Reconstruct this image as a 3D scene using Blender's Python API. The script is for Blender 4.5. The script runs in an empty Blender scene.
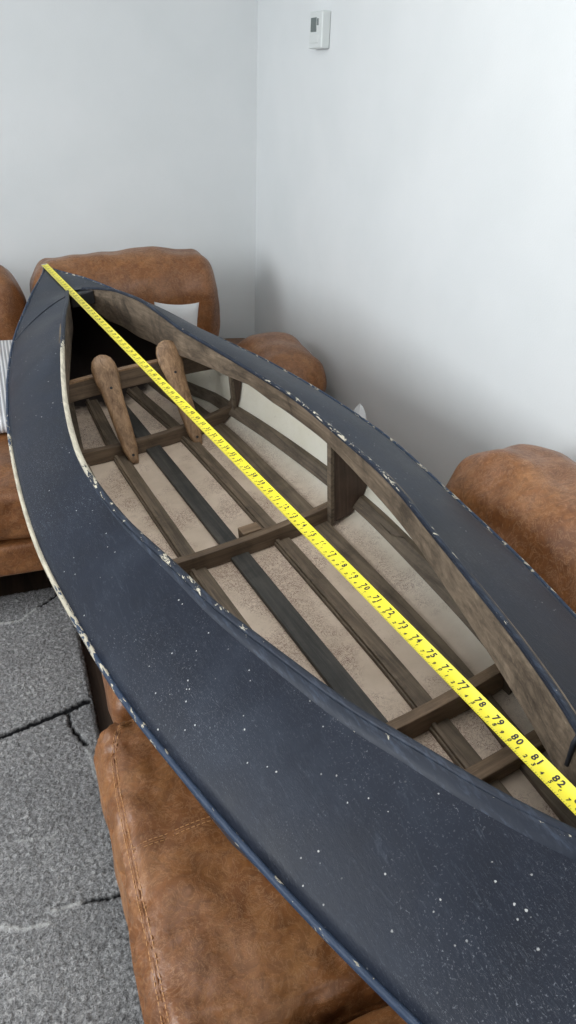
import bpy, math, random
import numpy as np
from mathutils import Vector, Matrix, noise
random.seed(4); rng = np.random.default_rng(4)
C = bpy.context.scene.collection
scene = bpy.context.scene

# ------------------------------------------------------------------ camera frame
F = 740.0; TH = math.radians(30.3); CEN = np.array([288., 512.])
def nrm(v): v = np.array(v, float); return v / np.linalg.norm(v)
_L = F / math.tan(TH)
_down = nrm([-47., math.sqrt(_L*_L - 47.*47.), F]); _up = -_down
_fw = nrm(np.array([0, 0, 1.]) - np.dot([0, 0, 1.], _up) * _up)
_rt = np.cross(_fw, _up)
if _rt[0] < 0: _rt = -_rt
WM = np.array([_rt, _fw, _up])                   # camera axes -> world axes
CAM = np.array([0, 0, 1.55])
def ray(x, y): return WM @ np.array([(x-CEN[0])/F, (y-CEN[1])/F, 1.])
def dirv(x, y): return nrm(WM @ np.array([x-CEN[0], y-CEN[1], F]))

# kayak frame: x from bow to stern, y to starboard, z up (the hull lies heeled on the sofa)
KA = -dirv(-158, 60)
KC = dirv(2150, -115); KC = nrm(KC - (KC @ KA) * KA)
KN = nrm(np.cross(KA, KC))
BOW = np.array([-1.00128, 3.01113, 0.87867])
# sofa / room frame: y towards the corner (u), x to the right (v)
AL = math.radians(21.67)
EV = np.array([math.cos(AL), math.sin(AL), 0]); EU = np.array([-math.sin(AL), math.cos(AL), 0])
def Q(v, u, z=0.): return EV*v + EU*u + np.array([0, 0, z])

# ------------------------------------------------------------------ object helpers
def link_mesh(name, verts, faces, mat=None, parent=None, smooth=False, world=False):
    me = bpy.data.meshes.new(name)
    me.from_pydata([tuple(map(float, v)) for v in verts], [], faces)
    me.update()
    if smooth:
        me.polygons.foreach_set('use_smooth', [True]*len(me.polygons))
    o = bpy.data.objects.new(name, me); C.objects.link(o)
    if mat: me.materials.append(mat)
    if parent: o.parent = parent
    return o
def tag(o, label, cat, group=None):
    o['label'] = label; o['category'] = cat
    if group: o['group'] = group
    return o
def empty(name, loc, rot=None, label=None, cat=None, group=None):
    o = bpy.data.objects.new(name, None); C.objects.link(o)
    o.empty_display_size = .05
    if rot is not None: o.matrix_world = Matrix.Translation(Vector(loc)) @ rot
    else: o.location = loc
    if label: tag(o, label, cat, group)
    return o
def bevel(o, w=.002, seg=2):
    m = o.modifiers.new('bevel', 'BEVEL'); m.width = w; m.segments = seg; m.limit_method = 'ANGLE'
    m.angle_limit = math.radians(40)
    return o
ROOM = Matrix.Rotation(AL, 4, 'Z')

class MB:
    def __init__(s): s.v = []; s.f = []
    def add(s, vs, fs):
        n = len(s.v); s.v += [tuple(v) for v in vs]; s.f += [tuple(i+n for i in f) for f in fs]; return s
    def box(s, x0, x1, y0, y1, z0, z1):
        vs = [(x, y, z) for x in (x0, x1) for y in (y0, y1) for z in (z0, z1)]
        return s.add(vs, [(0,1,3,2),(4,6,7,5),(0,4,5,1),(2,3,7,6),(0,2,6,4),(1,5,7,3)])
    def loft(s, rings, cap=True, closed=True):
        """rings: list of equal length point lists"""
        m = len(rings[0]); vs = [p for r in rings for p in r]; fs = []
        for i in range(len(rings)-1):
            for j in range(m if closed else m-1):
                k = (j+1) % m
                fs.append((i*m+j, i*m+k, (i+1)*m+k, (i+1)*m+j))
        if cap and closed:
            fs.append(tuple(range(m))[::-1]); fs.append(tuple((len(rings)-1)*m+j for j in range(m)))
        return s.add(vs, fs)
    def tube(s, pts, r, n=8, up=(0, 0, 1)):
        pts = [np.array(p, float) for p in pts]; rings = []
        for i, p in enumerate(pts):
            t = nrm(pts[min(i+1, len(pts)-1)] - pts[max(i-1, 0)])
            a = np.cross(t, up)
            if np.linalg.norm(a) < 1e-4: a = np.cross(t, (1, 0, 0))
            a = nrm(a); b = np.cross(a, t)
            rr = r[i] if hasattr(r, '__len__') else r
            rings.append([p + rr*(math.cos(q)*a + math.sin(q)*b) for q in np.linspace(0, 2*math.pi, n, endpoint=False)])
        return s.loft(rings)
    def build(s, name, mat=None, parent=None, smooth=False): return link_mesh(name, s.v, s.f, mat, parent, smooth)

# ------------------------------------------------------------------ materials
class NT:
    def __init__(s, name):
        s.m = bpy.data.materials.new(name); s.m.use_nodes = True
        s.t = s.m.node_tree; s.b = s.t.nodes['Principled BSDF']
    def n(s, typ, **kw):
        o = s.t.nodes.new(typ)
        for k, v in kw.items():
            if k.startswith('i_'):
                key = k[2:]; key = int(key) if key.isdigit() else key.replace('_', ' ')
                o.inputs[key].default_value = v
            else: setattr(o, k, v)
        return o
    def l(s, a, b): s.t.links.new(a, b)
    def coord(s, scale=(1, 1, 1), kind='Object', loc=(0, 0, 0)):
        tc = s.n('ShaderNodeTexCoord'); mp = s.n('ShaderNodeMapping'); mp.inputs['Scale'].default_value = scale
        mp.inputs['Location'].default_value = loc
        s.l(tc.outputs[kind], mp.inputs['Vector']); return mp.outputs[0]
    def noise(s, vec, scale, detail=4, rough=.55, dist=0.):
        o = s.n('ShaderNodeTexNoise'); o.inputs['Scale'].default_value = scale; o.inputs['Detail'].default_value = detail
        o.inputs['Roughness'].default_value = rough; o.inputs['Distortion'].default_value = dist
        s.l(vec, o.inputs['Vector']); return o.outputs['Fac']
    def vor(s, vec, scale, feature='F1', out='Distance'):
        o = s.n('ShaderNodeTexVoronoi'); o.feature = feature; o.inputs['Scale'].default_value = scale
        s.l(vec, o.inputs['Vector']); return o.outputs[out]
    def ramp(s, fac, stops):
        r = s.n('ShaderNodeValToRGB'); e = r.color_ramp.elements
        while len(e) < len(stops): e.new(.5)
        for q, (p, c) in zip(e, stops):
            q.position = p; q.color = (*c, 1) if hasattr(c, '__len__') else (c, c, c, 1)
        s.l(fac, r.inputs[0]); return r.outputs[0]
    def mix(s, fac, a, b, mode='MIX'):
        m = s.n('ShaderNodeMix'); m.data_type = 'RGBA'; m.blend_type = mode
        for k, v in ((0, fac), (6, a), (7, b)):
            if hasattr(v, 'is_output'): s.l(v, m.inputs[k])
            elif k == 0: m.inputs[0].default_value = v
            else: m.inputs[k].default_value = (*v, 1)
        return m.outputs[2]
    def math(s, op, a, b=0.):
        m = s.n('ShaderNodeMath'); m.operation = op
        for k, v in ((0, a), (1, b)):
            if hasattr(v, 'is_output'): s.l(v, m.inputs[k])
            else: m.inputs[k].default_value = v
        return m.outputs[0]
    def bump(s, h, strength=.3, dist=.002, prev=None):
        b = s.n('ShaderNodeBump'); b.inputs['Strength'].default_value = strength; b.inputs['Distance'].default_value = dist
        s.l(h, b.inputs['Height'])
        if prev is not None: s.l(prev, b.inputs['Normal'])
        return b.outputs[0]
    def set(s, col=None, rough=None, normal=None, metal=None, spec=None):
        for k, v in (('Base Color', col), ('Roughness', rough), ('Normal', normal), ('Metallic', metal), ('Specular IOR Level', spec)):
            if v is None: continue
            if hasattr(v, 'is_output'): s.l(v, s.b.inputs[k])
            elif k == 'Base Color': s.b.inputs[k].default_value = (*v, 1)
            else: s.b.inputs[k].default_value = v
        return s.m
def attr(t, name):
    a = t.n('ShaderNodeAttribute'); a.attribute_name = name; return a.outputs['Fac']

def plain(name, col, rough=.6, metal=0.):
    t = NT(name); return t.set(col, rough, metal=metal)

def wall_mat():
    t = NT('wall paint'); v = t.coord()
    n = t.noise(v, 3, 3); n2 = t.noise(v, 180, 4)
    col = t.ramp(n, [(.3, (.66, .685, .69)), (.7, (.70, .72, .725))])
    return t.set(col, .85, t.bump(n2, .25, .0015))
def leather_mat():
    t = NT('brown leather'); v = t.coord()
    n1 = t.noise(v, 6.5, 6, .62, .6); n2 = t.noise(v, 38, 6, .7, 1.2)
    c = t.ramp(n1, [(.28, (.125, .042, .012)), (.5, (.215, .083, .026)), (.72, (.33, .150, .056))])
    c = t.mix(t.ramp(n2, [(.42, 0.), (.68, .6)]), c, (.085, .033, .013))
    cr = t.noise(t.coord((1, 1, 1), loc=(3, 1, 2)), 22, 5, .7, 2.5)
    line = t.ramp(cr, [(.475, 0.), (.5, 1.), (.525, 0.)])
    c = t.mix(t.math('MULTIPLY', line, .42), c, (.46, .26, .13))
    g = t.vor(v, 420); 
    b = t.bump(g, .18, .0006); b = t.bump(n2, .35, .003, b); b = t.bump(line, .22, .0015, b)
    return t.set(c, t.ramp(n2, [(.3, .30), (.7, .46)]), b)
def paint_mat():
    t = NT('navy painted canvas'); v = t.coord()
    n = t.noise(v, 5, 5, .6); 
    c = t.ramp(n, [(.3, (.007, .009, .0155)), (.55, (.012, .016, .027)), (.75, (.024, .031, .046))])
    # long brushy scuffs
    sc = t.noise(t.coord((2, 9, 4)), 14, 6, .75, 1.5)
    pt = t.noise(t.coord(loc=(5, 2, 0)), 2.2, 3)
    f = t.math('MULTIPLY', t.ramp(sc, [(.55, 0.), (.78, .5)]), t.ramp(pt, [(.35, .25), (.65, 1.)]))
    c = t.mix(f, c, (.085, .105, .135))
    # fine pale scratches
    s2 = t.noise(t.coord((3, 22, 8), loc=(1, 7, 3)), 22, 7, .8, 3)
    f2 = t.math('MULTIPLY', t.ramp(s2, [(.57, 0.), (.68, 1.)]), t.ramp(t.noise(v, 3.5, 4), [(.42, 0.), (.66, .7)]))
    c = t.mix(f2, c, (.28, .30, .34))
    # flecks
    d = t.math('ADD', t.vor(v, 60), t.math('MULTIPLY', t.math('SUBTRACT', t.noise(v, 240, 2), .5), .16)); fl = t.ramp(d, [(.06, 1.), (.10, 0.)])
    fl = t.math('MULTIPLY', fl, t.ramp(t.noise(t.coord(loc=(9, 0, 0)), 11, 2), [(.52, 0.), (.60, 1.)]))
    c = t.mix(t.math('MULTIPLY', fl, .8), c, (.55, .55, .54))
    weave = t.noise(t.coord((1, 1, 1)), 260, 3)
    sp2 = t.math('MULTIPLY', t.ramp(t.noise(v, 330, 3, .7), [(.60, 0.), (.70, 1.)]), t.ramp(t.noise(t.coord(loc=(4, 4, 0)), 3.2, 5, .7), [(.45, 0.), (.68, .85)]))
    c = t.mix(sp2, c, (.27, .285, .32))
    t.b.inputs['Sheen Weight'].default_value = .07; t.b.inputs['Sheen Roughness'].default_value = .32
    t.b.inputs['Sheen Tint'].default_value = (.75, .82, .9, 1)
    b = t.bump(weave, .22, .0007); b = t.bump(sc, .25, .002, b)
    return t.set(c, t.ramp(n, [(.3, .40), (.75, .56)]), b, spec=.21)
def edge_mat(name, base, chip):
    t = NT(name); v = t.coord((1, 3, 3))
    n = t.noise(v, 34, 5, .65, .6); w = attr(t, 'wear')
    f = t.math('GREATER_THAN', t.math('ADD', n, w), .80)
    n2 = t.noise(t.coord((1, 6, 6)), 20, 5, .7)
    c0 = t.mix(t.ramp(n2, [(.50, 0.), (.78, .5)]), base, (.085, .11, .16))
    c = t.mix(f, c0, t.mix(t.ramp(n2, [(.35, 0.), (.65, 1.)]), chip, tuple(x*.55 for x in chip)))
    return t.set(c, .5, t.bump(n, .5, .002), spec=.3)
def wood_mat(name, dark, light, axis='x', wear=.5, rough=.62):
    t = NT(name); sc = {'x': (1.2, 26, 26), 'y': (26, 1.2, 26), 'z': (26, 26, 1.2)}[axis]
    g = t.noise(t.coord(sc), 3.2, 6, .65, .8)
    c = t.ramp(g, [(.28, dark), (.52, tuple((a+b)/2 for a, b in zip(dark, light))), (.74, light)])
    st = t.noise(t.coord((1, 1, 1)), 9, 6, .7, .7)
    c = t.mix(t.ramp(st, [(.45, 0.), (.7, wear)]), c, tuple(x*.35 for x in dark))
    fine = t.noise(t.coord(tuple(x*2.2 for x in sc)), 8, 4, .7)
    c = t.mix(t.ramp(fine, [(.58, 0.), (.75, .35)]), c, tuple(min(1, x*1.7) for x in light))
    return t.set(c, rough, t.bump(g, .4, .0015))
def lining_mat():
    t = NT('old cream hull lining'); tc = t.n('ShaderNodeTexCoord'); sp = t.n('ShaderNodeSeparateXYZ'); t.l(tc.outputs['Object'], sp.inputs[0])
    n = t.noise(t.coord(), 7, 5, .6)
    side = t.ramp(n, [(.3, (.66, .62, .50)), (.7, (.78, .75, .65))])
    bot = t.ramp(n, [(.3, (.54, .435, .335)), (.7, (.72, .60, .485))])
    z = t.n('ShaderNodeMapRange'); z.inputs[1].default_value = -.318; z.inputs[2].default_value = -.285
    t.l(sp.outputs['Z'], z.inputs[0])
    c = t.mix(z.outputs[0], bot, side)
    # crazed red-brown flaking on the bottom
    e = t.vor(t.coord((1, 1, 1)), 115, 'DISTANCE_TO_EDGE'); n3 = t.noise(t.coord(), 85, 5, .74, 1.6)
    cr = t.ramp(n3, [(.455, 0.), (.468, 1.), (.495, 1.), (.508, 0.)])
    patch = t.noise(t.coord(loc=(2, 5, 0)), 5.5, 5, .65)
    pf = t.math('MULTIPLY', t.ramp(patch, [(.44, .04), (.56, 1.)]), cr)
    pf = t.math('MULTIPLY', pf, t.math('SUBTRACT', 1.0, t.math('MULTIPLY', z.outputs[0], .92)))
    c = t.mix(t.math('MULTIPLY', pf, .9), c, (.12, .032, .028))
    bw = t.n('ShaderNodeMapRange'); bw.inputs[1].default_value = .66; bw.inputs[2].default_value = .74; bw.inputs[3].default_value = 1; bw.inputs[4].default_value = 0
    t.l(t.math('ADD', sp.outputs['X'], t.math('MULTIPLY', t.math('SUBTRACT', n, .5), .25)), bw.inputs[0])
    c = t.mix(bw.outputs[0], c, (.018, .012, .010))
    c = t.mix(t.ramp(t.noise(t.coord(loc=(1, 1, 8)), 60, 5, .75), [(.66, 0.), (.72, .6)]), c, (.20, .15, .11))
    return t.set(c, .62, t.bump(n3, .25, .001))
def rug_mat():
    t = NT('grey rug pile'); v = t.coord()
    n = t.noise(v, 260, 3, .7); n2 = t.noise(v, 95, 4, .75, .8); n3 = t.noise(v, 5, 4)
    c = t.ramp(n2, [(.30, (.045, .046, .048)), (.5, (.25, .25, .25)), (.68, (.74, .735, .73))])
    c = t.mix(.4, c, t.ramp(n, [(.35, (.03, .03, .032)), (.65, (.62, .62, .62))]))
    c = t.mix(t.ramp(n3, [(.3, 0.), (.7, .3)]), c, (.10, .10, .105))
    c = t.mix(attr(t, 'dark'), c, (.008, .008, .009))
    c = t.mix(attr(t, 'pale'), c, (.50, .50, .49))
    return t.set(c, .95, t.bump(n2, .9, .006, t.bump(n, .8, .004)), spec=.15)
def floor_mat():
    t = NT('dark wooden floor'); g = t.noise(t.coord((14, 1, 1)), 4, 6, .7, 1.)
    c = t.ramp(g, [(.3, (.014, .009, .006)), (.7, (.060, .038, .025))])
    return t.set(c, .55, t.bump(g, .3, .001))
def tape_mat():
    t = NT('yellow tape blade'); n = t.noise(t.coord(), 18, 3)
    c = t.ramp(n, [(.3, (.80, .69, .02)), (.7, (.88, .78, .045))])
    return t.set(c, .34)
def striped_mat():
    t = NT('ribbed white cloth'); w = t.n('ShaderNodeTexWave'); w.inputs['Scale'].default_value = 24; w.bands_direction = 'X'
    t.l(t.coord(), w.inputs['Vector'])
    c = t.ramp(w.outputs['Fac'], [(.25, (.42, .43, .45)), (.6, (.74, .74, .74))])
    return t.set(c, .9, t.bump(w.outputs['Fac'], .5, .003))
def cloth_mat():
    t = NT('white cloth'); n = t.noise(t.coord(), 200, 3)
    return t.set((.56, .56, .56), .9, t.bump(n, .4, .001))

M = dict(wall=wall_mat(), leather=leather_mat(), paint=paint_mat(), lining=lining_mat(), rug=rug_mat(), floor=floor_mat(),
         tape=tape_mat(), striped=striped_mat(), cloth=cloth_mat(),
         thread=plain('tan thread', (.46, .24, .10), .7), black=plain('black plastic', (.012, .012, .014), .5),
         ink=plain('black print', (.018, .018, .018), .6), red=plain('red print', (.45, .03, .02), .6),
         steel=plain('steel', (.6, .6, .6), .35, 1.), white=plain('white plastic', (.62, .65, .64), .45),
         display=plain('grey display', (.10, .125, .12), .25), dgrey=plain('black webbing', (.012, .014, .02), .7),
         ceiling=plain('ceiling paint', (.75, .76, .76), .9), base=plain('dark sofa base', (.03, .017, .010), .6),
         port_edge=edge_mat('worn blue edge', (.022, .038, .072), (.60, .55, .43)),
         rim=edge_mat('worn coaming edge', (.014, .019, .031), (.62, .57, .45)),
         carling=wood_mat('grey brown carling wood', (.065, .046, .031), (.28, .213, .148), 'x', .85),
         slat=wood_mat('brown slat wood', (.06, .044, .030), (.235, .18, .125), 'x', .5),
         keelslat=wood_mat('slate painted slat', (.024, .025, .026), (.095, .088, .076), 'x', .5),
         frame=wood_mat('dark frame wood', (.060, .038, .024), (.22, .155, .10), 'y', .5),
         framehi=wood_mat('tan frame wood', (.13, .085, .05), (.34, .235, .15), 'y', .4),
         gusset=wood_mat('dark gusset wood', (.045, .026, .018), (.12, .075, .052), 'z', .5),
         post=wood_mat('brown post wood', (.13, .065, .028), (.47, .30, .17), 'z', .45, .45),
         hullskin=plain('dark hull skin', (.022, .026, .038), .55))

# ------------------------------------------------------------------ the room
WV, WU, CEIL = 1.30, 3.88, 2.6
def struct(name, mb, mat):
    o = mb.build(name, mat); o.matrix_world = ROOM.copy(); o['kind'] = 'structure'; return o
struct('wall_left', MB().box(-4.2, WV, WU, WU+.12, 0, CEIL), M['wall'])
struct('wall_right', MB().box(WV, WV+.12, -2.6, WU+.12, 0, CEIL), M['wall'])
struct('floor', MB().box(-4.2, WV+.12, -2.6, WU+.12, -.1, 0), M['floor'])
struct('ceiling', MB().box(-4.2, WV+.12, -2.6, WU+.12, CEIL, CEIL+.1), M['ceiling'])

# ------------------------------------------------------------------ rug
def rug():
    v0, v1, u0, u1, st = -1.25, .072, -.5, 2.205, .004
    nv = int((v1-v0)/st)+1; nu = int((u1-u0)/st)+1
    V, U = np.meshgrid(np.linspace(v0, v1, nv), np.linspace(u0, u1, nu)); V = V.ravel(); U = U.ravel()
    def px(x, y):
        r = ray(x, y); t = (.022-CAM[2])/r[2]; p = CAM+t*r; return p@EV, p@EU
    def seg(poly, w0, w1):
        best = np.full(V.shape, 0.)
        P = [px(*p) for p in poly]; n = len(P)-1
        jit = .0013*np.sin(U*190+V*130)+.0012*np.sin(V*410-U*90)+rng.normal(0, .0007, V.shape)
        for i in range(n):
            a, b = np.array(P[i]), np.array(P[i+1]); d = b-a
            t = np.clip(((V-a[0])*d[0]+(U-a[1])*d[1])/(d@d), 0, 1)
            dist = np.hypot(V-a[0]-t*d[0], U-a[1]-t*d[1])+jit
            w = w0+(w1-w0)*(i+t)/n
            best = np.maximum(best, np.clip((w-dist)/.004+.5, 0, 1))
        return best
    dark = seg([(-60, 760), (0, 737), (70, 709), (87, 701)], .006, .011)
    dark = np.maximum(dark, seg([(68, 712), (71, 726), (78, 736), (86, 744)], .004, .006))
    dark = np.maximum(dark, seg([(60, 591), (50, 600), (38, 607)], .005, .004))
    dark = np.maximum(dark, seg([(123, 894), (100, 899), (82, 902)], .005, .003))
    dark = np.maximum(dark, seg([(-90, 560), (-40, 640), (-30, 700)], .004, .006))
    pale = seg([(38, 607), (20, 621), (0, 624), (-30, 622)], .004, .006)
    pale = np.maximum(pale, seg([(82, 902), (66, 908), (52, 911)], .004, .003))
    pale = np.maximum(pale, seg([(50, 924), (25, 929), (0, 927), (-40, 930)], .004, .004))
    pale = np.maximum(pale, seg([(85, 746), (92, 760), (97, 776)], .004, .008)*.6)
    pale = np.maximum(pale, seg([(15, 842), (40, 838), (55, 840)], .003, .003)*.6)
    Z = .022 + rng.normal(0, .0012, V.shape) - .006*dark + .002*pale
    edge = np.minimum.reduce([V-v0, v1-V, U-u0, u1-U]); Z = np.where(edge < .004, .004, Z)
    Z = np.where((edge >= .004) & (edge < .010), Z-.004, Z)
    jx = rng.normal(0, .0008, V.shape); V2 = V+jx
    idx = np.arange(nu*nv).reshape(nu, nv)
    fs = np.stack([idx[:-1, :-1], idx[:-1, 1:], idx[1:, 1:], idx[1:, :-1]], -1).reshape(-1, 4)
    me = bpy.data.meshes.new('rug'); me.vertices.add(len(V)); me.vertices.foreach_set('co', np.stack([V2, U, Z], -1).ravel().astype(np.float32))
    me.loops.add(fs.size); me.loops.foreach_set('vertex_index', fs.ravel().astype(np.int32))
    me.polygons.add(len(fs)); me.polygons.foreach_set('loop_start', np.arange(0, fs.size, 4, dtype=np.int32))
    me.update(calc_edges=True)
    for nm, d in (('dark', dark), ('pale', pale)):
        a = me.attributes.new(nm, 'FLOAT', 'POINT'); a.data.foreach_set('value', d.astype(np.float32))
    me.materials.append(M['rug'])
    o = bpy.data.objects.new('rug', me); C.objects.link(o); o.matrix_world = ROOM.copy()
    tag(o, 'grey pile rug with thin black and pale crack lines on the floor', 'rug')
rug()

# ------------------------------------------------------------------ sofa
def rbox(sx, sy, sz, r, crown=0., n=26, seed=0, amp=.004, taper=None, pucker=0., fs=7.):
    """rounded upholstered block centred on 0,0 with its bottom at z=0; returns verts, faces"""
    h = np.array([sx/2, sy/2, sz/2]); pts = {}; faces = []; vs = []
    def vid(i, j, k):
        key = (i, j, k)
        if key in pts: return pts[key]
        p = np.array([i, j, k])/n*2.-1.
        p = np.sign(p)*np.abs(p)**.8*h if True else p*h
        lim = np.maximum(h-r, 0)
        q = np.clip(p, -lim, lim); d = p-q; ln = np.linalg.norm(d)
        nn = d/ln if ln > 1e-9 else np.zeros(3)
        if ln > 1e-9:
            m = np.max(np.abs(d)/np.maximum(np.minimum(r, h), 1e-6)); p = q+nn*np.minimum(r, h)*m
        a, b, c = p/h
        if c > 0: p[2] += crown*(1-a*a)*(1-b*b)*c
        if taper: p = taper(p, h)
        w = p*fs+seed*7.3
        dd = noise.noise(Vector(w))*amp*1.6+noise.noise(Vector(w*2.7))*amp*.9
        if pucker:
            e = max(abs(a), abs(b))
            if c > .2 and e > .55: dd += pucker*(e-.55)*2*abs(noise.noise(Vector((p[0]*38+seed, p[1]*38, 0))))*-1
        nrm_ = nn if ln > 1e-9 else np.sign(p)*(np.abs(p/h) > .98)
        if np.linalg.norm(nrm_) > 0: p = p+nrm(nrm_)*dd
        p[2] += h[2]
        pts[key] = len(vs); vs.append(p); return pts[key]
    for ax in range(3):
        for side in (0, n):
            for i in range(n):
                for j in range(n):
                    def mk(a, b):
                        t = [0, 0, 0]; t[ax] = side; t[(ax+1) % 3] = a; t[(ax+2) % 3] = b; return vid(*t)
                    q = [mk(i, j), mk(i+1, j), mk(i+1, j+1), mk(i, j+1)]
                    faces.append(tuple(q if side else q[::-1]))
    return vs, faces
def cushion(name, v0, v1, u0, u1, z0, z1, r, origin, parent, crown=0., rotz=0., tilt=0., **kw):
    vs, fs = rbox(v1-v0, u1-u0, z1-z0, np.array(r if hasattr(r, '__len__') else (r, r, r)), crown, **kw)
    o = link_mesh(name, vs, fs, kw.get('mat') or M['leather'], parent, True)
    o.location = ((v0+v1)/2-origin[0], (u0+u1)/2-origin[1], z0-origin[2])
    o.rotation_euler = (tilt, 0, rotz)
    return o
def stitches(name, pts, parent, step=.009, ln=.006, r=.0009, mat=None):
    """a row of short thread dashes along a polyline"""
    P = [np.array(p, float) for p in pts]; mb = MB()
    L = [0]
    for a, b in zip(P[:-1], P[1:]): L.append(L[-1]+np.linalg.norm(b-a))
    def at(s):
        i = min(max(np.searchsorted(L, s)-1, 0), len(P)-2); t = (s-L[i])/(L[i+1]-L[i]); return P[i]+(P[i+1]-P[i])*t
    s = 0
    while s+ln < L[-1]:
        mb.tube([at(s), at(s+ln)], r, 4); s += step
    return mb.build(name, mat or M['thread'], parent)
def sofa_section(v, u, label, group='sections of the brown leather corner sofa'):
    loc = Q(v, u, 0)
    return empty('sofa_section', loc, ROOM, label, 'sofa', group), (v, u, 0)
def base_and_feet(root, o, v0, v1, u0, u1, z0=.16, z1=.33, fin=.07):
    vs, fs = rbox(v1-v0, u1-u0, z1-z0, np.array((.018,)*3), 0, n=10, amp=.002)
    b = link_mesh('base', vs, fs, M['leather'], root, True); b.location = ((v0+v1)/2-o[0], (u0+u1)/2-o[1], z0)
    for a in (v0+.07, v1-.07):
        for c in (u0+fin, u1-.07):
            mb = MB().loft([[(x*s, y*s, z) for x, y in ((-.028, -.028), (.028, -.028), (.028, .028), (-.028, .028))] for s, z in ((.75, 0), (1, z0))])
            f = mb.build('foot', M['base'], root); f.location = (a-o[0], c-o[1], 0)

def surf_z(obj, pts, lift=.001):
    """drop points (object parent's local frame) onto a cushion"""
    from mathutils.bvhtree import BVHTree
    me = obj.data; loc = obj.location
    bv = BVHTree.FromPolygons([v.co+loc for v in me.vertices], [tuple(p.vertices) for p in me.polygons])
    out = []
    for p in pts:
        h = bv.ray_cast(Vector((p[0], p[1], 2)), Vector((0, 0, -1)))
        out.append((p[0], p[1], (h[0].z if h[0] else p[2])+lift))
    return out
def seam_pair(obj, pts, root, off):
    P = np.array(pts); fine = []
    for a, b in zip(P[:-1], P[1:]):
        for t in np.linspace(0, 1, 14, endpoint=False): fine.append(a+(b-a)*t)
    fine.append(P[-1]); fine = np.array(fine)
    mb = MB(); mb.tube(surf_z(obj, fine, -.0004), .0016, 5); w = mb.build('seam', M['leather'], root)
    for sgn in (-1, 1):
        q = fine+np.array([off[0]*sgn, off[1]*sgn, 0])
        stitches('stitching', surf_z(obj, q, .0004), root)

# near section of the right-hand run (fills the bottom of the picture)
r1, o1 = sofa_section(.62, .78, 'brown leather sofa section in the foreground, seat under the near end of the kayak')
s1 = cushion('seat_cushion', .035, .90, .462, 1.10, .30, .468, (.055, .05, .06), o1, r1, crown=.034, n=64, seed=1, amp=.006, pucker=.022)
base_and_feet(r1, o1, .06, 1.22, .465, 1.095)
cushion('back_cushion', .895, 1.255, .50, 1.385, .335, .815, (.15, .15, .16), o1, r1, crown=.02, n=46, seed=3, amp=.014, fs=5)
def L1(v, u): return (v-o1[0], u-o1[1], .48)
seam_pair(s1, [L1(.058, .48), L1(.060, .6), L1(.060, .75), L1(.060, .9), L1(.066, 1.0), L1(.085, 1.055)], r1, (.004, 0))
seam_pair(s1, [L1(.065, .785), L1(.3, .79), L1(.6, .79)], r1, (0, .004))
seam_pair(s1, [L1(.085, 1.055), L1(.12, 1.072), L1(.3, 1.078), L1(.5, 1.078)], r1, (0, .004))
# nearest section, under the camera
r0, o0 = sofa_section(.62, .12, 'brown leather sofa section cut by the bottom edge, nearest to the camera')
s0 = cushion('seat_cushion', .045, .90, -.22, .452, .30, .462, (.05, .045, .05), o0, r0, crown=.03, n=40, seed=9, amp=.006)
base_and_feet(r0, o0, .06, 1.22, -.215, .45)
cushion('back_cushion', .895, 1.255, -.2, .49, .335, .815, (.15, .15, .16), o0, r0, crown=.02, n=26, seed=13, amp=.012, fs=5)
# middle section of the right-hand run, mostly under the kayak
r2, o2 = sofa_section(.66, 1.52, 'brown leather sofa section under the middle of the kayak, sliver of seat showing')
s2 = cushion('seat_cushion', .088, .90, 1.108, 1.93, .30, .468, (.045, .03, .055), o2, r2, crown=.03, n=36, seed=4, amp=.005)
base_and_feet(r2, o2, .15, 1.22, 1.13, 1.92)
# corner section with the low far back cushion on the right wall
r3, o3 = sofa_section(.62, 2.6, 'brown leather corner sofa section under the bow with a low cushion by the right wall')
s3 = cushion('seat_cushion', .12, .88, 1.955, 3.17, .30, .462, (.05, .05, .055), o3, r3, crown=.03, n=30, seed=6, amp=.005)
base_and_feet(r3, o3, .13, 1.22, 1.95, 3.80)
cushion('back_cushion', .895, 1.25, 2.64, 3.15, .335, .550, (.13, .12, .12), o3, r3, crown=.05, n=40, seed=8, amp=.010, fs=4)
cushion('back_cushion', .115, .945, 3.235, 3.60, .335, .855, (.10, .16, .17), o3, r3, crown=.02, n=46, seed=21, amp=.012, fs=4)
# left section with the striped throw on it
r4, o4 = sofa_section(-.42, 2.6, 'brown leather sofa section at the left edge with a striped throw on its seat')
s4 = cushion('seat_cushion', -.97, .098, 2.045, 3.20, .305, .485, (.04, .04, .04), o4, r4, crown=.015, n=48, seed=11, amp=.006)
base_and_feet(r4, o4, -.965, .09, 2.05, 3.80, .185, .30, .24)
cushion('back_cushion', -.90, .100, 3.235, 3.60, .335, .84, (.10, .16, .17), o4, r4, crown=.02, n=46, seed=31, amp=.012, fs=4)

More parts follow.
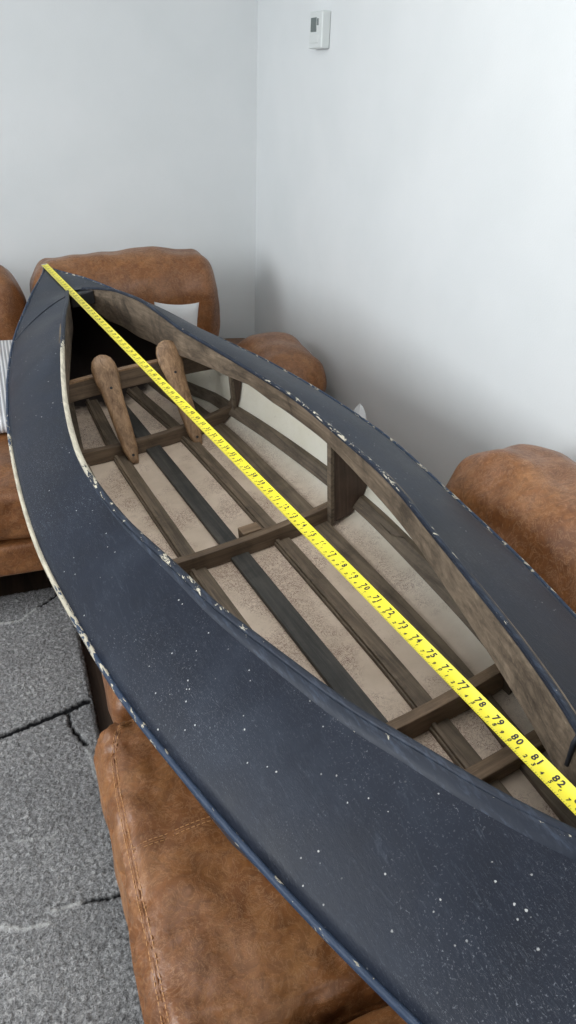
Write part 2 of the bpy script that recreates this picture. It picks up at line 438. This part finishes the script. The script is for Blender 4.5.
# throw and pillows
vs, fs = rbox(.62, .78, .055, np.array((.03, .03, .027)), .01, n=30, seed=2, amp=.004)
th_ = link_mesh('striped_throw', vs, fs, M['striped'], None, True)
th_.matrix_world = Matrix.Translation(Vector(Q(-.20, 2.82, .515))) @ ROOM @ Matrix.Rotation(math.radians(2.5), 4, 'X')
tag(th_, 'folded white throw with thin grey stripes on the left sofa seat', 'blanket')
def pillow(name, v, u, z, sx, sy, th, rot, label, seed):
    n = 22; vs = []; fs = []
    for side in (1, -1):
        for i in range(n+1):
            for j in range(n+1):
                a = i/n*2-1; b = j/n*2-1
                h = th/2*((1-a**4)*(1-b**4))**.5
                kx = 1-.09*(1-b*b)*abs(a); ky = 1-.09*(1-a*a)*abs(b)
                w = noise.noise(Vector((a*2.2+seed, b*2.2, side)))*.012*(1-a*a)*(1-b*b)
                vs.append((a*sx/2*kx, side*(h+w), b*sy/2*ky+sy/2))
    for s in range(2):
        for i in range(n):
            for j in range(n):
                q = [s*(n+1)**2+i*(n+1)+j, s*(n+1)**2+(i+1)*(n+1)+j, s*(n+1)**2+(i+1)*(n+1)+j+1, s*(n+1)**2+i*(n+1)+j+1]
                fs.append(tuple(q if s == 1 else q[::-1]))
    o = link_mesh(name, vs, fs, M['cloth'], None, True)
    o.matrix_world = Matrix.Translation(Vector(Q(v, u, z))) @ ROOM @ Matrix.Rotation(math.radians(rot[2]), 4, 'Z') @ Matrix.Rotation(math.radians(rot[0]), 4, 'X') @ Matrix.Rotation(math.radians(rot[1]), 4, 'Y')
    tag(o, label, 'pillow'); return o
pillow('white_pillow', .665, 3.03, .492, .19, .245, .09, (-6, 4, 0), 'white pillow peeping over the deck beside the far bolster', 3)
pillow('white_pillow', .965, 1.86, .526, .155, .165, .05, (0, 40, 70), 'white pillow corner showing over the deck against the right wall', 5)

# ------------------------------------------------------------------ thermostat
r = empty('thermostat', Q(WV, 3.085, 1.716), ROOM, 'small white thermostat box with grey display high on the right wall', 'thermostat')
b = MB().box(-.036, 0, -.062, .062, -.062, .058).build('housing', M['white'], r); bevel(b, .006, 3)
b = MB().box(-.0375, -.034, -.012, .045, -.008, .038).build('display', M['display'], r); bevel(b, .001, 1)
b = MB().box(-.0385, -.034, -.030, -.018, .012, .034).build('button', M['display'], r); bevel(b, .001, 1)
b = MB().box(-.0375, -.034, -.030, .040, -.044, -.016).build('cover_flap', M['white'], r); bevel(b, .001, 1)

# ------------------------------------------------------------------ the kayak
LEN = 3.5
R = Matrix(((KA[0], KC[0], KN[0], 0), (KA[1], KC[1], KN[1], 0), (KA[2], KC[2], KN[2], 0), (0, 0, 0, 1)))
kayak = empty('kayak', BOW, R, 'old wooden kayak with worn navy deck and open cockpit lying on the sofa', 'kayak')
def smooth_table(tab, ds=.01, sig=4):
    s = np.arange(-.2, LEN+.2, ds); y = np.interp(s, [t[0] for t in tab], [t[1] for t in tab])
    k = np.exp(-.5*(np.arange(-3*sig, 3*sig+1)/sig)**2); k /= k.sum()
    yp = np.pad(y, 3*sig, mode='edge'); y = np.convolve(yp, k, 'valid')
    return lambda q: float(np.interp(q, s, y))
_wo = smooth_table([(-.2, -.052), (0, 0), (.1, .026), (.2, .062), (.3, .103), (.4, .147), (.5, .193), (.6, .234), (.7, .266), (.8, .291), (.9, .314), (1.0, .333), (1.1, .348), (1.2, .365),
    (1.3, .378), (1.4, .389), (1.5, .398), (1.6, .406), (1.7, .411), (1.8, .414), (1.9, .412), (2.0, .404), (2.1, .396), (2.2, .387), (2.3, .375), (2.4, .356), (2.5, .336), (2.6, .314), (2.7, .291),
    (2.8, .264), (2.9, .235), (3.0, .203), (3.1, .165), (3.2, .124), (3.3, .082), (3.4, .042), (3.5, 0), (3.7, -.08)], sig=5)
def wo(s): return max(_wo(s), .004)
zo = smooth_table([(-.2, 0), (.3, -.002), (.5, -.038), (.7, -.068), (.9, -.080), (1.2, -.080), (1.5, -.085), (1.8, -.096), (2.0, -.110), (2.2, -.120), (2.6, -.120), (3.0, -.10), (3.3, -.04), (3.5, -.01)], sig=6)
zi = smooth_table([(.4, 0), (.6, .022), (.8, .036), (1.0, .027), (1.2, .003), (1.4, -.015), (1.7, -.03), (1.9, -.03), (2.1, -.015), (2.3, -.018), (2.5, -.010), (2.7, .003), (2.84, .004), (3.5, -.004)], sig=4)
S0, S1 = .42, 2.86
_pi = smooth_table([(.3, .04), (.42, -.004), (.603, -.040), (.74, -.078), (.885, -.116), (1.061, -.162), (1.197, -.195), (1.338, -.225), (1.471, -.246), (1.60, -.261), (1.699, -.264), (1.834, -.258), (1.951, -.248),
    (2.06, -.233), (2.171, -.215), (2.251, -.203), (2.314, -.188), (2.416, -.164), (2.528, -.138), (2.60, -.116), (2.652, -.096), (2.73, -.071), (2.826, -.025), (2.9, .02)], sig=3)
_si = smooth_table([(.3, -.03), (.41, .015), (.46, .075), (.575, .116), (.719, .133), (.83, .147), (.968, .156), (1.087, .168), (1.215, .199), (1.382, .231), (1.585, .259), (1.682, .265), (1.814, .259), (1.933, .251), (2.052, .236),
    (2.168, .216), (2.34, .181), (2.461, .153), (2.552, .131), (2.66, .099), (2.725, .077), (2.86, .02), (2.95, -.03)], sig=3)
def wi(side, s):
    if s <= S0 or s >= S1: return 0.
    return max(_si(s), 0) if side > 0 else min(_pi(s), 0)
SS = list(np.concatenate([np.linspace(0, .1, 6), np.arange(.12, 3.40, .02), np.linspace(3.41, LEN, 6)]))

def set_attr(o, name, vals):
    a = o.data.attributes.new(name, 'FLOAT', 'POINT'); a.data.foreach_set('value', np.array(vals, np.float32))
# deck
def deck():
    NJ = 12; mb = MB(); rows = []
    for side in (-1, 1):
        vs = []; fs = []
        for s in SS:
            a = wi(side, s); b = side*wo(s); za = zi(s); zb = zo(s)
            for j in range(NJ+1):
                t = j/NJ; w = b+(a-b)*t
                z = zb+(za-zb)*(t**.92)+.007*math.sin(math.pi*t)*min(1, wo(s)/.2)
                z += .0015*noise.noise(Vector((s*6, w*7, 1)))*min(1, t*5)*min(1, (1-t)*5)
                vs.append((s, w, z))
        for i in range(len(SS)-1):
            for j in range(NJ):
                q = (i*(NJ+1)+j, i*(NJ+1)+j+1, (i+1)*(NJ+1)+j+1, (i+1)*(NJ+1)+j)
                fs.append(q if side > 0 else q[::-1])
        mb.add(vs, fs)
    o = mb.build('deck', M['paint'], kayak, True)
    m = o.modifiers.new('solid', 'SOLIDIFY'); m.thickness = .004; m.offset = -1 if True else 1
    me = o.data
    import bmesh
    bm = bmesh.new(); bm.from_mesh(me); bmesh.ops.remove_doubles(bm, verts=bm.verts, dist=.0008); bmesh.ops.recalc_face_normals(bm, faces=bm.faces)
    up = sum(f.normal.z for f in bm.faces)
    if up < 0: bmesh.ops.reverse_faces(bm, faces=bm.faces)
    bm.to_mesh(me); bm.free()
    return o
deck()
# hull skin and lining
def keel(s):
    e = min(s, LEN-s); t = min(1, e/.45); return .335*(1-(1-t)**2.6)
PROF = [(1, 0), (.985, .16), (.955, .36), (.92, .58), (.88, .74), (.82, .86), (.74, .93), (.6, .968), (.4, .985), (.2, .995), (0, 1.)]
def hull_ring(s, inset=0.):
    w = wo(s); zt = zo(s); K = max(keel(s), .012-zt*0+abs(zt)+.004)
    out = []
    e = min(s, LEN-s); V = min(1, e/1.0)              # sections sharpen to a V at the ends
    for f, d in PROF:
        ff = f*(V + (1-V)*(1-d)**.55) if d > 0 else 1
        ww = max(w*ff-inset*(1 if d < .95 else f), 0); zz = zt-(K+zt)*d
        zz += inset*(d**3)*1.2
        out.append((s, ww, zz))
    return out
def hull(name, inset, mat, flip=False):
    mb = MB(); n = len(PROF); vs = []; fs = []
    for s in SS:
        r_ = hull_ring(s, inset)
        ring = [(a, -b, c) for a, b, c in r_]+[(a, b, c) for a, b, c in r_[-2::-1]]
        vs += ring
    m = 2*n-1
    for i in range(len(SS)-1):
        for j in range(m-1):
            q = (i*m+j, i*m+j+1, (i+1)*m+j+1, (i+1)*m+j); fs.append(q[::-1] if flip else q)
    mb.add(vs, fs); o = mb.build(name, mat, kayak, True); return o
hull('hull_skin', 0., M['hullskin'])
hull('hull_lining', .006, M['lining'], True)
# gunwale rubbing strakes
for side, nm in ((-1, 'rubbing_strake'), (1, 'rubbing_strake')):
    mb = MB(); pts = [(s, side*(wo(s)+.001), zo(s)-.003) for s in SS]
    rings = []
    for p in pts:
        rings.append([(p[0], p[1]+side*.0052*math.cos(q)*1.0, p[2]+.007*math.sin(q)) for q in np.linspace(0, 2*math.pi, 8, endpoint=False)])
    mb.loft(rings); o = mb.build(nm, M['port_edge'], kayak, True)
    wr = []
    for v in o.data.vertices:
        s = v.co.x; base = .17
        if side < 0: base += .38*math.exp(-((s-1.70)/.36)**2)
        else: base += .06
        wr.append(base)
    set_attr(o, 'wear', wr)
# coaming: inner bead + flat outer moulding, both sides
CS = [s for s in np.arange(S0+.01, S1-.005, .01)]
for side in (-1, 1):
    mb = MB(); rings = []; wr = []
    for s in CS:
        w = wi(side, s); z = zi(s); k = .0065 if side < 0 else .004
        ring = [(s, w+side*(.0045+k*math.cos(q)), z+.000+.0045*math.sin(q)) for q in np.linspace(0, 2*math.pi, 8, endpoint=False)]
        rings.append(ring)
        if side < 0: a = .10+.50*math.exp(-((s-1.38)/.36)**4)+.14*math.exp(-((s-2.15)/.25)**2)
        else: a = .12+.16*math.exp(-((s-1.85)/.4)**2)
        wr += [a]*8
    mb.loft(rings); o = mb.build('coaming_bead', M['rim'], kayak, True); set_attr(o, 'wear', wr)
    mb = MB(); rings = []; wr = []
    for s in CS:
        w = wi(side, s); z = zi(s); t = min(1, max(0, (s-1.75)/1.05)) if side < 0 else .35
        W = .003+(.020 if side < 0 else .002)*t; h = .0005+.003*t; sl = (zo(s)-z)/max(abs(side*wo(s)-w), .05)
        prof = [(.009, -.008), (.009, h), (.011, h+.001), (.009+W*.7, h+.001), (.009+W, h*.4), (.009+W+.002, -.008)]
        rings.append([(s, w+side*a, z+sl*a+b+.002) for a, b in prof]); wr += [.08, .10, .17, .06, .19, .15]
    mb.loft(rings); o = mb.build('coaming_moulding', M['rim'], kayak, True); set_attr(o, 'wear', wr)
# carlings (inner deck-edge boards)
CB = smooth_table([(.4, .06), (.58, .125), (.8, .15), (1.0, .18), (1.2, .215), (1.374, .248), (1.529, .270), (1.764, .274), (1.958, .252), (2.114, .231), (2.229, .208), (2.473, .147), (2.545, .127), (2.623, .105), (2.688, .082), (2.86, .03)], sig=4)
for side in (-1, 1):
    mb = MB(); rings = []
    for s in np.arange(S0+.015, S1-.02, .02):
        w = wi(side, s); z = zi(s)-.002
        zb = -.075 if side < 0 else float(np.interp(s, [.42, .51, .727, 1.0, 1.1, 1.4, 1.5, 3], [-.06, -.105, -.109, -.084, -.072, -.070, -.09, -.09])); wb = side*CB(s) if side > 0 else w-.006
        if side > 0 and s < 1.5: wb = w+.004+(wb-w-.004)*max(0, (s-1.3)/.2)
        th = .018*side
        rings.append([(s, w, z), (s, w+th, z-.005), (s, wb+th, zb), (s, wb, zb)])
    o = mb.loft(rings).build('carling', M['carling'], kayak); bevel(o, .002)
o = MB().loft([[(S0-.06, -.02, -.035), (S0-.06, .02, -.035), (S0-.06, .02, -.006), (S0-.06, -.02, -.006)],
               [(S0+.055, -.012, -.045), (S0+.055, .072, -.045), (S0+.055, .072, .004), (S0+.055, -.012, -.004)]]).build('breasthook', M['black'], kayak); bevel(o, .004)
# deck-joint patch seams across the bow
for side in (-1, 1):
    mb = MB(); pts = []
    for t in np.linspace(.03, .93, 16):
        s = .66-.15*t; a = wi(side, s); b = side*wo(s); w = b+(a-b)*t
        z = zo(s)+(zi(s)-zo(s))*(t**.92)+.007*math.sin(math.pi*t)*min(1, wo(s)/.2)
        pts.append((s, w, z+.0004))
    mb.tube(pts, .0022, 6); mb.build('canvas_seam', M['hullskin'], kayak, True)

# inside: floor level of the lining
def lining_z(s, w):
    r_ = hull_ring(s, .006); ws = [p[1] for p in r_][::-1]; zs = [p[2] for p in r_][::-1]
    return float(np.interp(abs(w), ws, zs))
def slat(name, wfun, width, th, mat, s0=.66, s1=3.2):
    mb = MB(); rings = []
    for s in np.arange(s0, s1, .04):
        w = wfun(s); hw = width/2
        za, zb = lining_z(s, w-hw), lining_z(s, w+hw); z0 = min(za, zb)-.001
        rings.append([(s, w-hw, z0), (s, w+hw, z0), (s, w+hw, zb+th), (s, w-hw, za+th)])
    o = mb.loft(rings).build(name, mat, kayak); bevel(o, .002); return o
def taper(w): 
    f = smooth_table([(0, .0), (.5, .55), (1.1, .98), (1.75, 1), (2.3, .93), (3.0, .55), (3.5, .0)], sig=10)
    return lambda s: .018+w*f(s)
slat('keel_slat', taper(.004), .046, .012, M['keelslat'])
for w in (-.105, .118):
    slat('floor_slat', taper(w), .042, .010, M['slat'])
    slat('floor_batten', lambda s, g=taper(w): g(s)-.012, .010, .017, M['carling'])
for w in (-.225, .228): slat('floor_slat', taper(w), .040, .012, M['slat'])
# bilge and side stringers lying on the curve of the hull
def side_stringer(depth, hw, th, mat, side, s0=.72, s1=3.2):
    mb = MB(); rings = []
    for s in np.arange(s0, s1, .04):
        r_ = hull_ring(s, .006); D = [p[2] for p in r_]; W_ = [p[1] for p in r_]
        zt = zo(s); zc = zt-(zt-D[-1])*depth
        za, zb = zc+hw, zc-hw
        wa = float(np.interp(-za, [-q for q in D], W_)); wb = float(np.interp(-zb, [-q for q in D], W_))
        nx = nrm([za-zb, wa-wb]);  # not exact normal, leans inward
        rings.append([(s, side*wa, za), (s, side*(wa-th), za-.002), (s, side*(wb-th), zb+.006), (s, side*wb, zb)])
    o = mb.loft(rings).build('side_stringer', mat, kayak); bevel(o, .002); return o
for side in (-1, 1):
    side_stringer(.755, .016, .014, M['slat'], side)
    side_stringer(.12, .014, .014, M['carling'], side)

# floor frames
def floor_frame(s, h=.055, th=.022, mat=None, crown=.035, name='floor_frame'):
    mat = mat or M['frame']; mb = MB(); W = wo(s)*.90; rings = []
    for w in np.linspace(-W, W, 25):
        zb = lining_z(s, w)+.001; f = abs(w)/W
        zt = -.335+h+crown*f**2.2
        zt = max(zt, zb+.018)
        rings.append([(s, w, zb), (s+th, w, zb), (s+th, w, zt), (s, w, zt)])
    o = mb.loft(rings).build(name, mat, kayak); bevel(o, .002); return o
def gusset(s, side, w_in_top, w_in_bot, th=.014):
    r_ = hull_ring(s, .007); D = [-p[2] for p in r_]; W_ = [p[1] for p in r_]
    hullw = lambda z: float(np.interp(-z, D, W_))
    zb0 = max(-.305, lining_z(s, w_in_bot)+.003); pts = [(w_in_bot, zb0), (w_in_top, -.075)]
    for z in np.linspace(zo(s)-.004, min(-.27, zb0+.02) if s < 1.3 else -.300, 10): pts.append((hullw(z)-.001, z))
    ring = lambda x: [(x, side*w, z) for w, z in pts]
    o = MB().loft([ring(s), ring(s+th)]).build('gusset', M['gusset'], kayak); bevel(o, .0015)
    # paler strip along the inner edge
    zb0 -= .006; a = [(s-.002, side*(w_in_bot-.008), zb0), (s+th+.002, side*(w_in_bot-.008), zb0), (s+th+.002, side*(w_in_bot+.002), zb0), (s-.002, side*(w_in_bot+.002), zb0)]
    b_ = [(x, y+side*(w_in_top-w_in_bot), -.072) for x, y, z in a]
    e = MB().loft([a, b_]).build('gusset_edge', M['slat'], kayak); bevel(e, .001)
for s in (1.10, 1.75, 2.40): floor_frame(s, mat=M['framehi'] if s > 2.3 else M['frame'], h=.052 if s < 2.3 else .055)
floor_frame(2.535, h=.040, th=.030, mat=M['framehi'], crown=.02)
for s, a, b in ((1.124, .30, .30), (1.774, .280, .272), (2.424, .27, .27)):
    for side in (-1, 1): gusset(s, side, a, b)
# a notch block on the middle frame, stub at the keel
o = MB().box(1.715, 1.749, .045, .095, -.325, -.279).build('notch_block', M['framehi'], kayak); bevel(o, .002)
# deck beam in front of the backrest posts
def beam(s, z, h, th, W, mat):
    mb = MB(); rings = []
    for w in np.linspace(-W, W, 17):
        c = .012*(1-(w/W)**2)
        rings.append([(s, w, z+c-h), (s+th, w, z+c-h), (s+th, w, z+c), (s, w, z+c)])
    o = mb.loft(rings).build('deck_beam', mat, kayak); bevel(o, .003); return o
beam(1.0, -.108, .056, .020, .315, M['frame'])
b_ = MB().loft([[(1.0-.001, w_, -.108+.012*(1-(w_/.30)**2)), (1.021, w_, -.108+.012*(1-(w_/.30)**2)), (1.021, w_, -.103+.012*(1-(w_/.30)**2)), (.999, w_, -.103+.012*(1-(w_/.30)**2))] for w_ in np.linspace(-.28, .28, 15)]).build('beam_lit_top', M['post'], kayak)  # paler strip puts the beam's lit top into the colour
# two round-headed backrest posts
def post(w0, w1):
    a = np.array([.995+.024, w0, -.033]); b = np.array([1.168, w1, -.328]); ax = nrm(b-a)
    L_ = np.linalg.norm(b-a); side = nrm(np.cross(ax, (1, 0, 0))); side = np.array([0, 1, 0])-ax*ax[1]; side = nrm(side); nn = np.cross(ax, side)
    rings = []
    prof = [(0, .004), (.004, .018), (.014, .029), (.030, .036), (.05, .0385), (.075, .037), (.105, .031), (.15, .028), (.22, .026), (.28, .023), (L_-.035, .020), (L_-.015, .015), (L_, .011)]
    for d, hw in prof:
        c = a+ax*d; t = .0125 if d > .02 else .006+.004*(d > .01)
        rings.append([c+side*hw*math.copysign(abs(math.cos(q))**.7, math.cos(q))+nn*t*math.copysign(abs(math.sin(q))**.7, math.sin(q)) for q in np.linspace(0, 2*math.pi, 16, endpoint=False)])
    o = MB().loft(rings).build('backrest_post', M['post'], kayak, True)
    for d in (.10, .305):
        for sgn in (-1, 1):
            c = a+ax*d+nn*.0126*sgn
            h_ = MB().tube([c-nn*.0012, c+nn*.0012], .0042, 10, up=tuple(side)).build('screw_hole', M['black'], o, False)
post(-.060, -.052); post(.138, .153)
# strap end hanging over the starboard carling
def strap():
    pts = [(2.74, .125, .012), (2.74, .105, .012), (2.735, .088, .012), (2.735, .072, .006), (2.733, .068, -.01), (2.730, .070, -.035), (2.728, .071, -.058)]
    MB().tube(pts, .0035, 6).build('strap', M['dgrey'], kayak, True)
strap()
# peeled thread on the side stringer
MB().tube([(1.86, .352, -.262), (1.90, .338, -.270), (1.95, .332, -.268), (1.99, .340, -.255)], .0016, 5).build('loose_splinter', M['slat'], kayak, True)

# ------------------------------------------------------------------ tape measure blade
tape = empty('tape_measure', BOW+KN*.004, R, 'yellow steel tape measure stretched from bow to stern over the kayak', 'tape measure')
def tz(w): return 14.0*(w*w)
TW = .0125; TL = 3.52
mb = MB(); rings = []
for s in np.linspace(-.003, TL, 120):
    top = [(s, w, tz(w)+.0006) for w in np.linspace(-TW, TW, 9)]; bot = [(s, w, tz(w)) for w in np.linspace(TW, -TW, 9)]
    rings.append(top+bot)
blade_mb = mb.loft(rings); n_blade = len(blade_mb.f)
e = MB().box(-.006, .0, -TW*.9, TW*.9, -.010, .004).build('end_hook', M['steel'], tape); bevel(e, .001)
def text_mesh(txt, size):
    cu = bpy.data.curves.new('t', 'FONT'); cu.body = txt; cu.size = size; cu.align_x = 'CENTER'; cu.align_y = 'CENTER'; cu.offset = size*.035
    ob = bpy.data.objects.new('t', cu); C.objects.link(ob)
    dg = bpy.context.evaluated_depsgraph_get(); me = bpy.data.meshes.new_from_object(ob.evaluated_get(dg))
    vs = [tuple(v.co) for v in me.vertices]; fs = [tuple(p.vertices) for p in me.polygons]
    bpy.data.objects.remove(ob); bpy.data.curves.remove(cu); bpy.data.meshes.remove(me)
    return vs, fs
big = MB(); small = MB(); tick = MB(); PIT = .0338
glyph = {d: text_mesh(d, .0125) for d in '0123456789'}; glyph_s = {d: text_mesh(d, .0075) for d in '0123456789'}
def put(mb, G, txt, s, w, adv):
    for i, ch in enumerate(txt):
        vs, fs = G[ch]; x0 = s+(i-(len(txt)-1)/2)*adv
        mb.add([(x0+x, w+y, tz(w+y)+.0009) for x, y, z in vs], fs)
for k in range(1, 104):
    put(big, glyph, str(k), k*PIT, .0035, .0085)
for k in range(1, int(3.5/.0135)):
    put(small, glyph_s, str(k % 10), k*.0135, -.0048, .004)
for k in range(1, int(3.5/.003375)):
    s = k*.003375; ln = .0042 if k % 10 == 0 else (.003 if k % 5 == 0 else .0018)
    wd = .0003
    tick.add([(s-wd, -TW+.0003, tz(TW)+.0009), (s+wd, -TW+.0003, tz(TW)+.0009), (s+wd, -TW+ln, tz(TW-ln)+.0009), (s-wd, -TW+ln, tz(TW-ln)+.0009)], [(0, 1, 2, 3)])
for q in (big, small, tick): blade_mb.add(q.v, q.f)
o = blade_mb.build('blade', M['tape'], tape); o.data.materials.append(M['ink'])
o.data.polygons.foreach_set('material_index', [0 if i < n_blade else 1 for i in range(len(blade_mb.f))])

# ------------------------------------------------------------------ light
w = bpy.data.worlds.new('world'); scene.world = w; w.use_nodes = True
bg = w.node_tree.nodes['Background']; bg.inputs[0].default_value = (.86, .93, 1.0, 1); bg.inputs[1].default_value = .66
def area(name, loc, target, sx, sy, power, col=(1, 1, 1)):
    l = bpy.data.lights.new(name, 'AREA'); l.shape = 'RECTANGLE'; l.size = sx; l.size_y = sy; l.energy = power; l.color = col
    o = bpy.data.objects.new(name, l); C.objects.link(o); o.location = loc
    d = Vector(target)-Vector(loc); o.rotation_euler = d.to_track_quat('-Z', 'Y').to_euler(); return o
area('window_light', Q(-3.2, 1.0, 2.1), Q(.6, 1.9, .8), 2.4, 1.6, 165, (.93, .97, 1.0))
area('overhead_fill', Q(.25, 1.25, 2.56), Q(.25, 1.25, 0), 1.3, 1.3, 17, (1, .985, .96))  # added fill with no fixture, brightens the cockpit from above
area('window_light', Q(-.6, -2.3, 2.0), Q(.5, 2.2, .8), 2.0, 1.4, 14, (1, .98, .95))

# ------------------------------------------------------------------ camera
cam = bpy.data.cameras.new('camera'); co = bpy.data.objects.new('camera', cam); C.objects.link(co)
X = WM @ np.array([1, 0, 0]); Y = -(WM @ np.array([0, 1, 0])); Zc = -(WM @ np.array([0, 0, 1]))
co.matrix_world = Matrix(((X[0], Y[0], Zc[0], CAM[0]), (X[1], Y[1], Zc[1], CAM[1]), (X[2], Y[2], Zc[2], CAM[2]), (0, 0, 0, 1)))
cam.sensor_fit = 'AUTO'; cam.sensor_width = 36; cam.lens = F/1024*36; cam.clip_start = .02
scene.camera = co
scene.view_settings.view_transform = 'Standard'; scene.view_settings.look = 'None'
scene.view_settings.exposure = 0.0; scene.view_settings.gamma = 1; scene.view_settings.use_curve_mapping = False
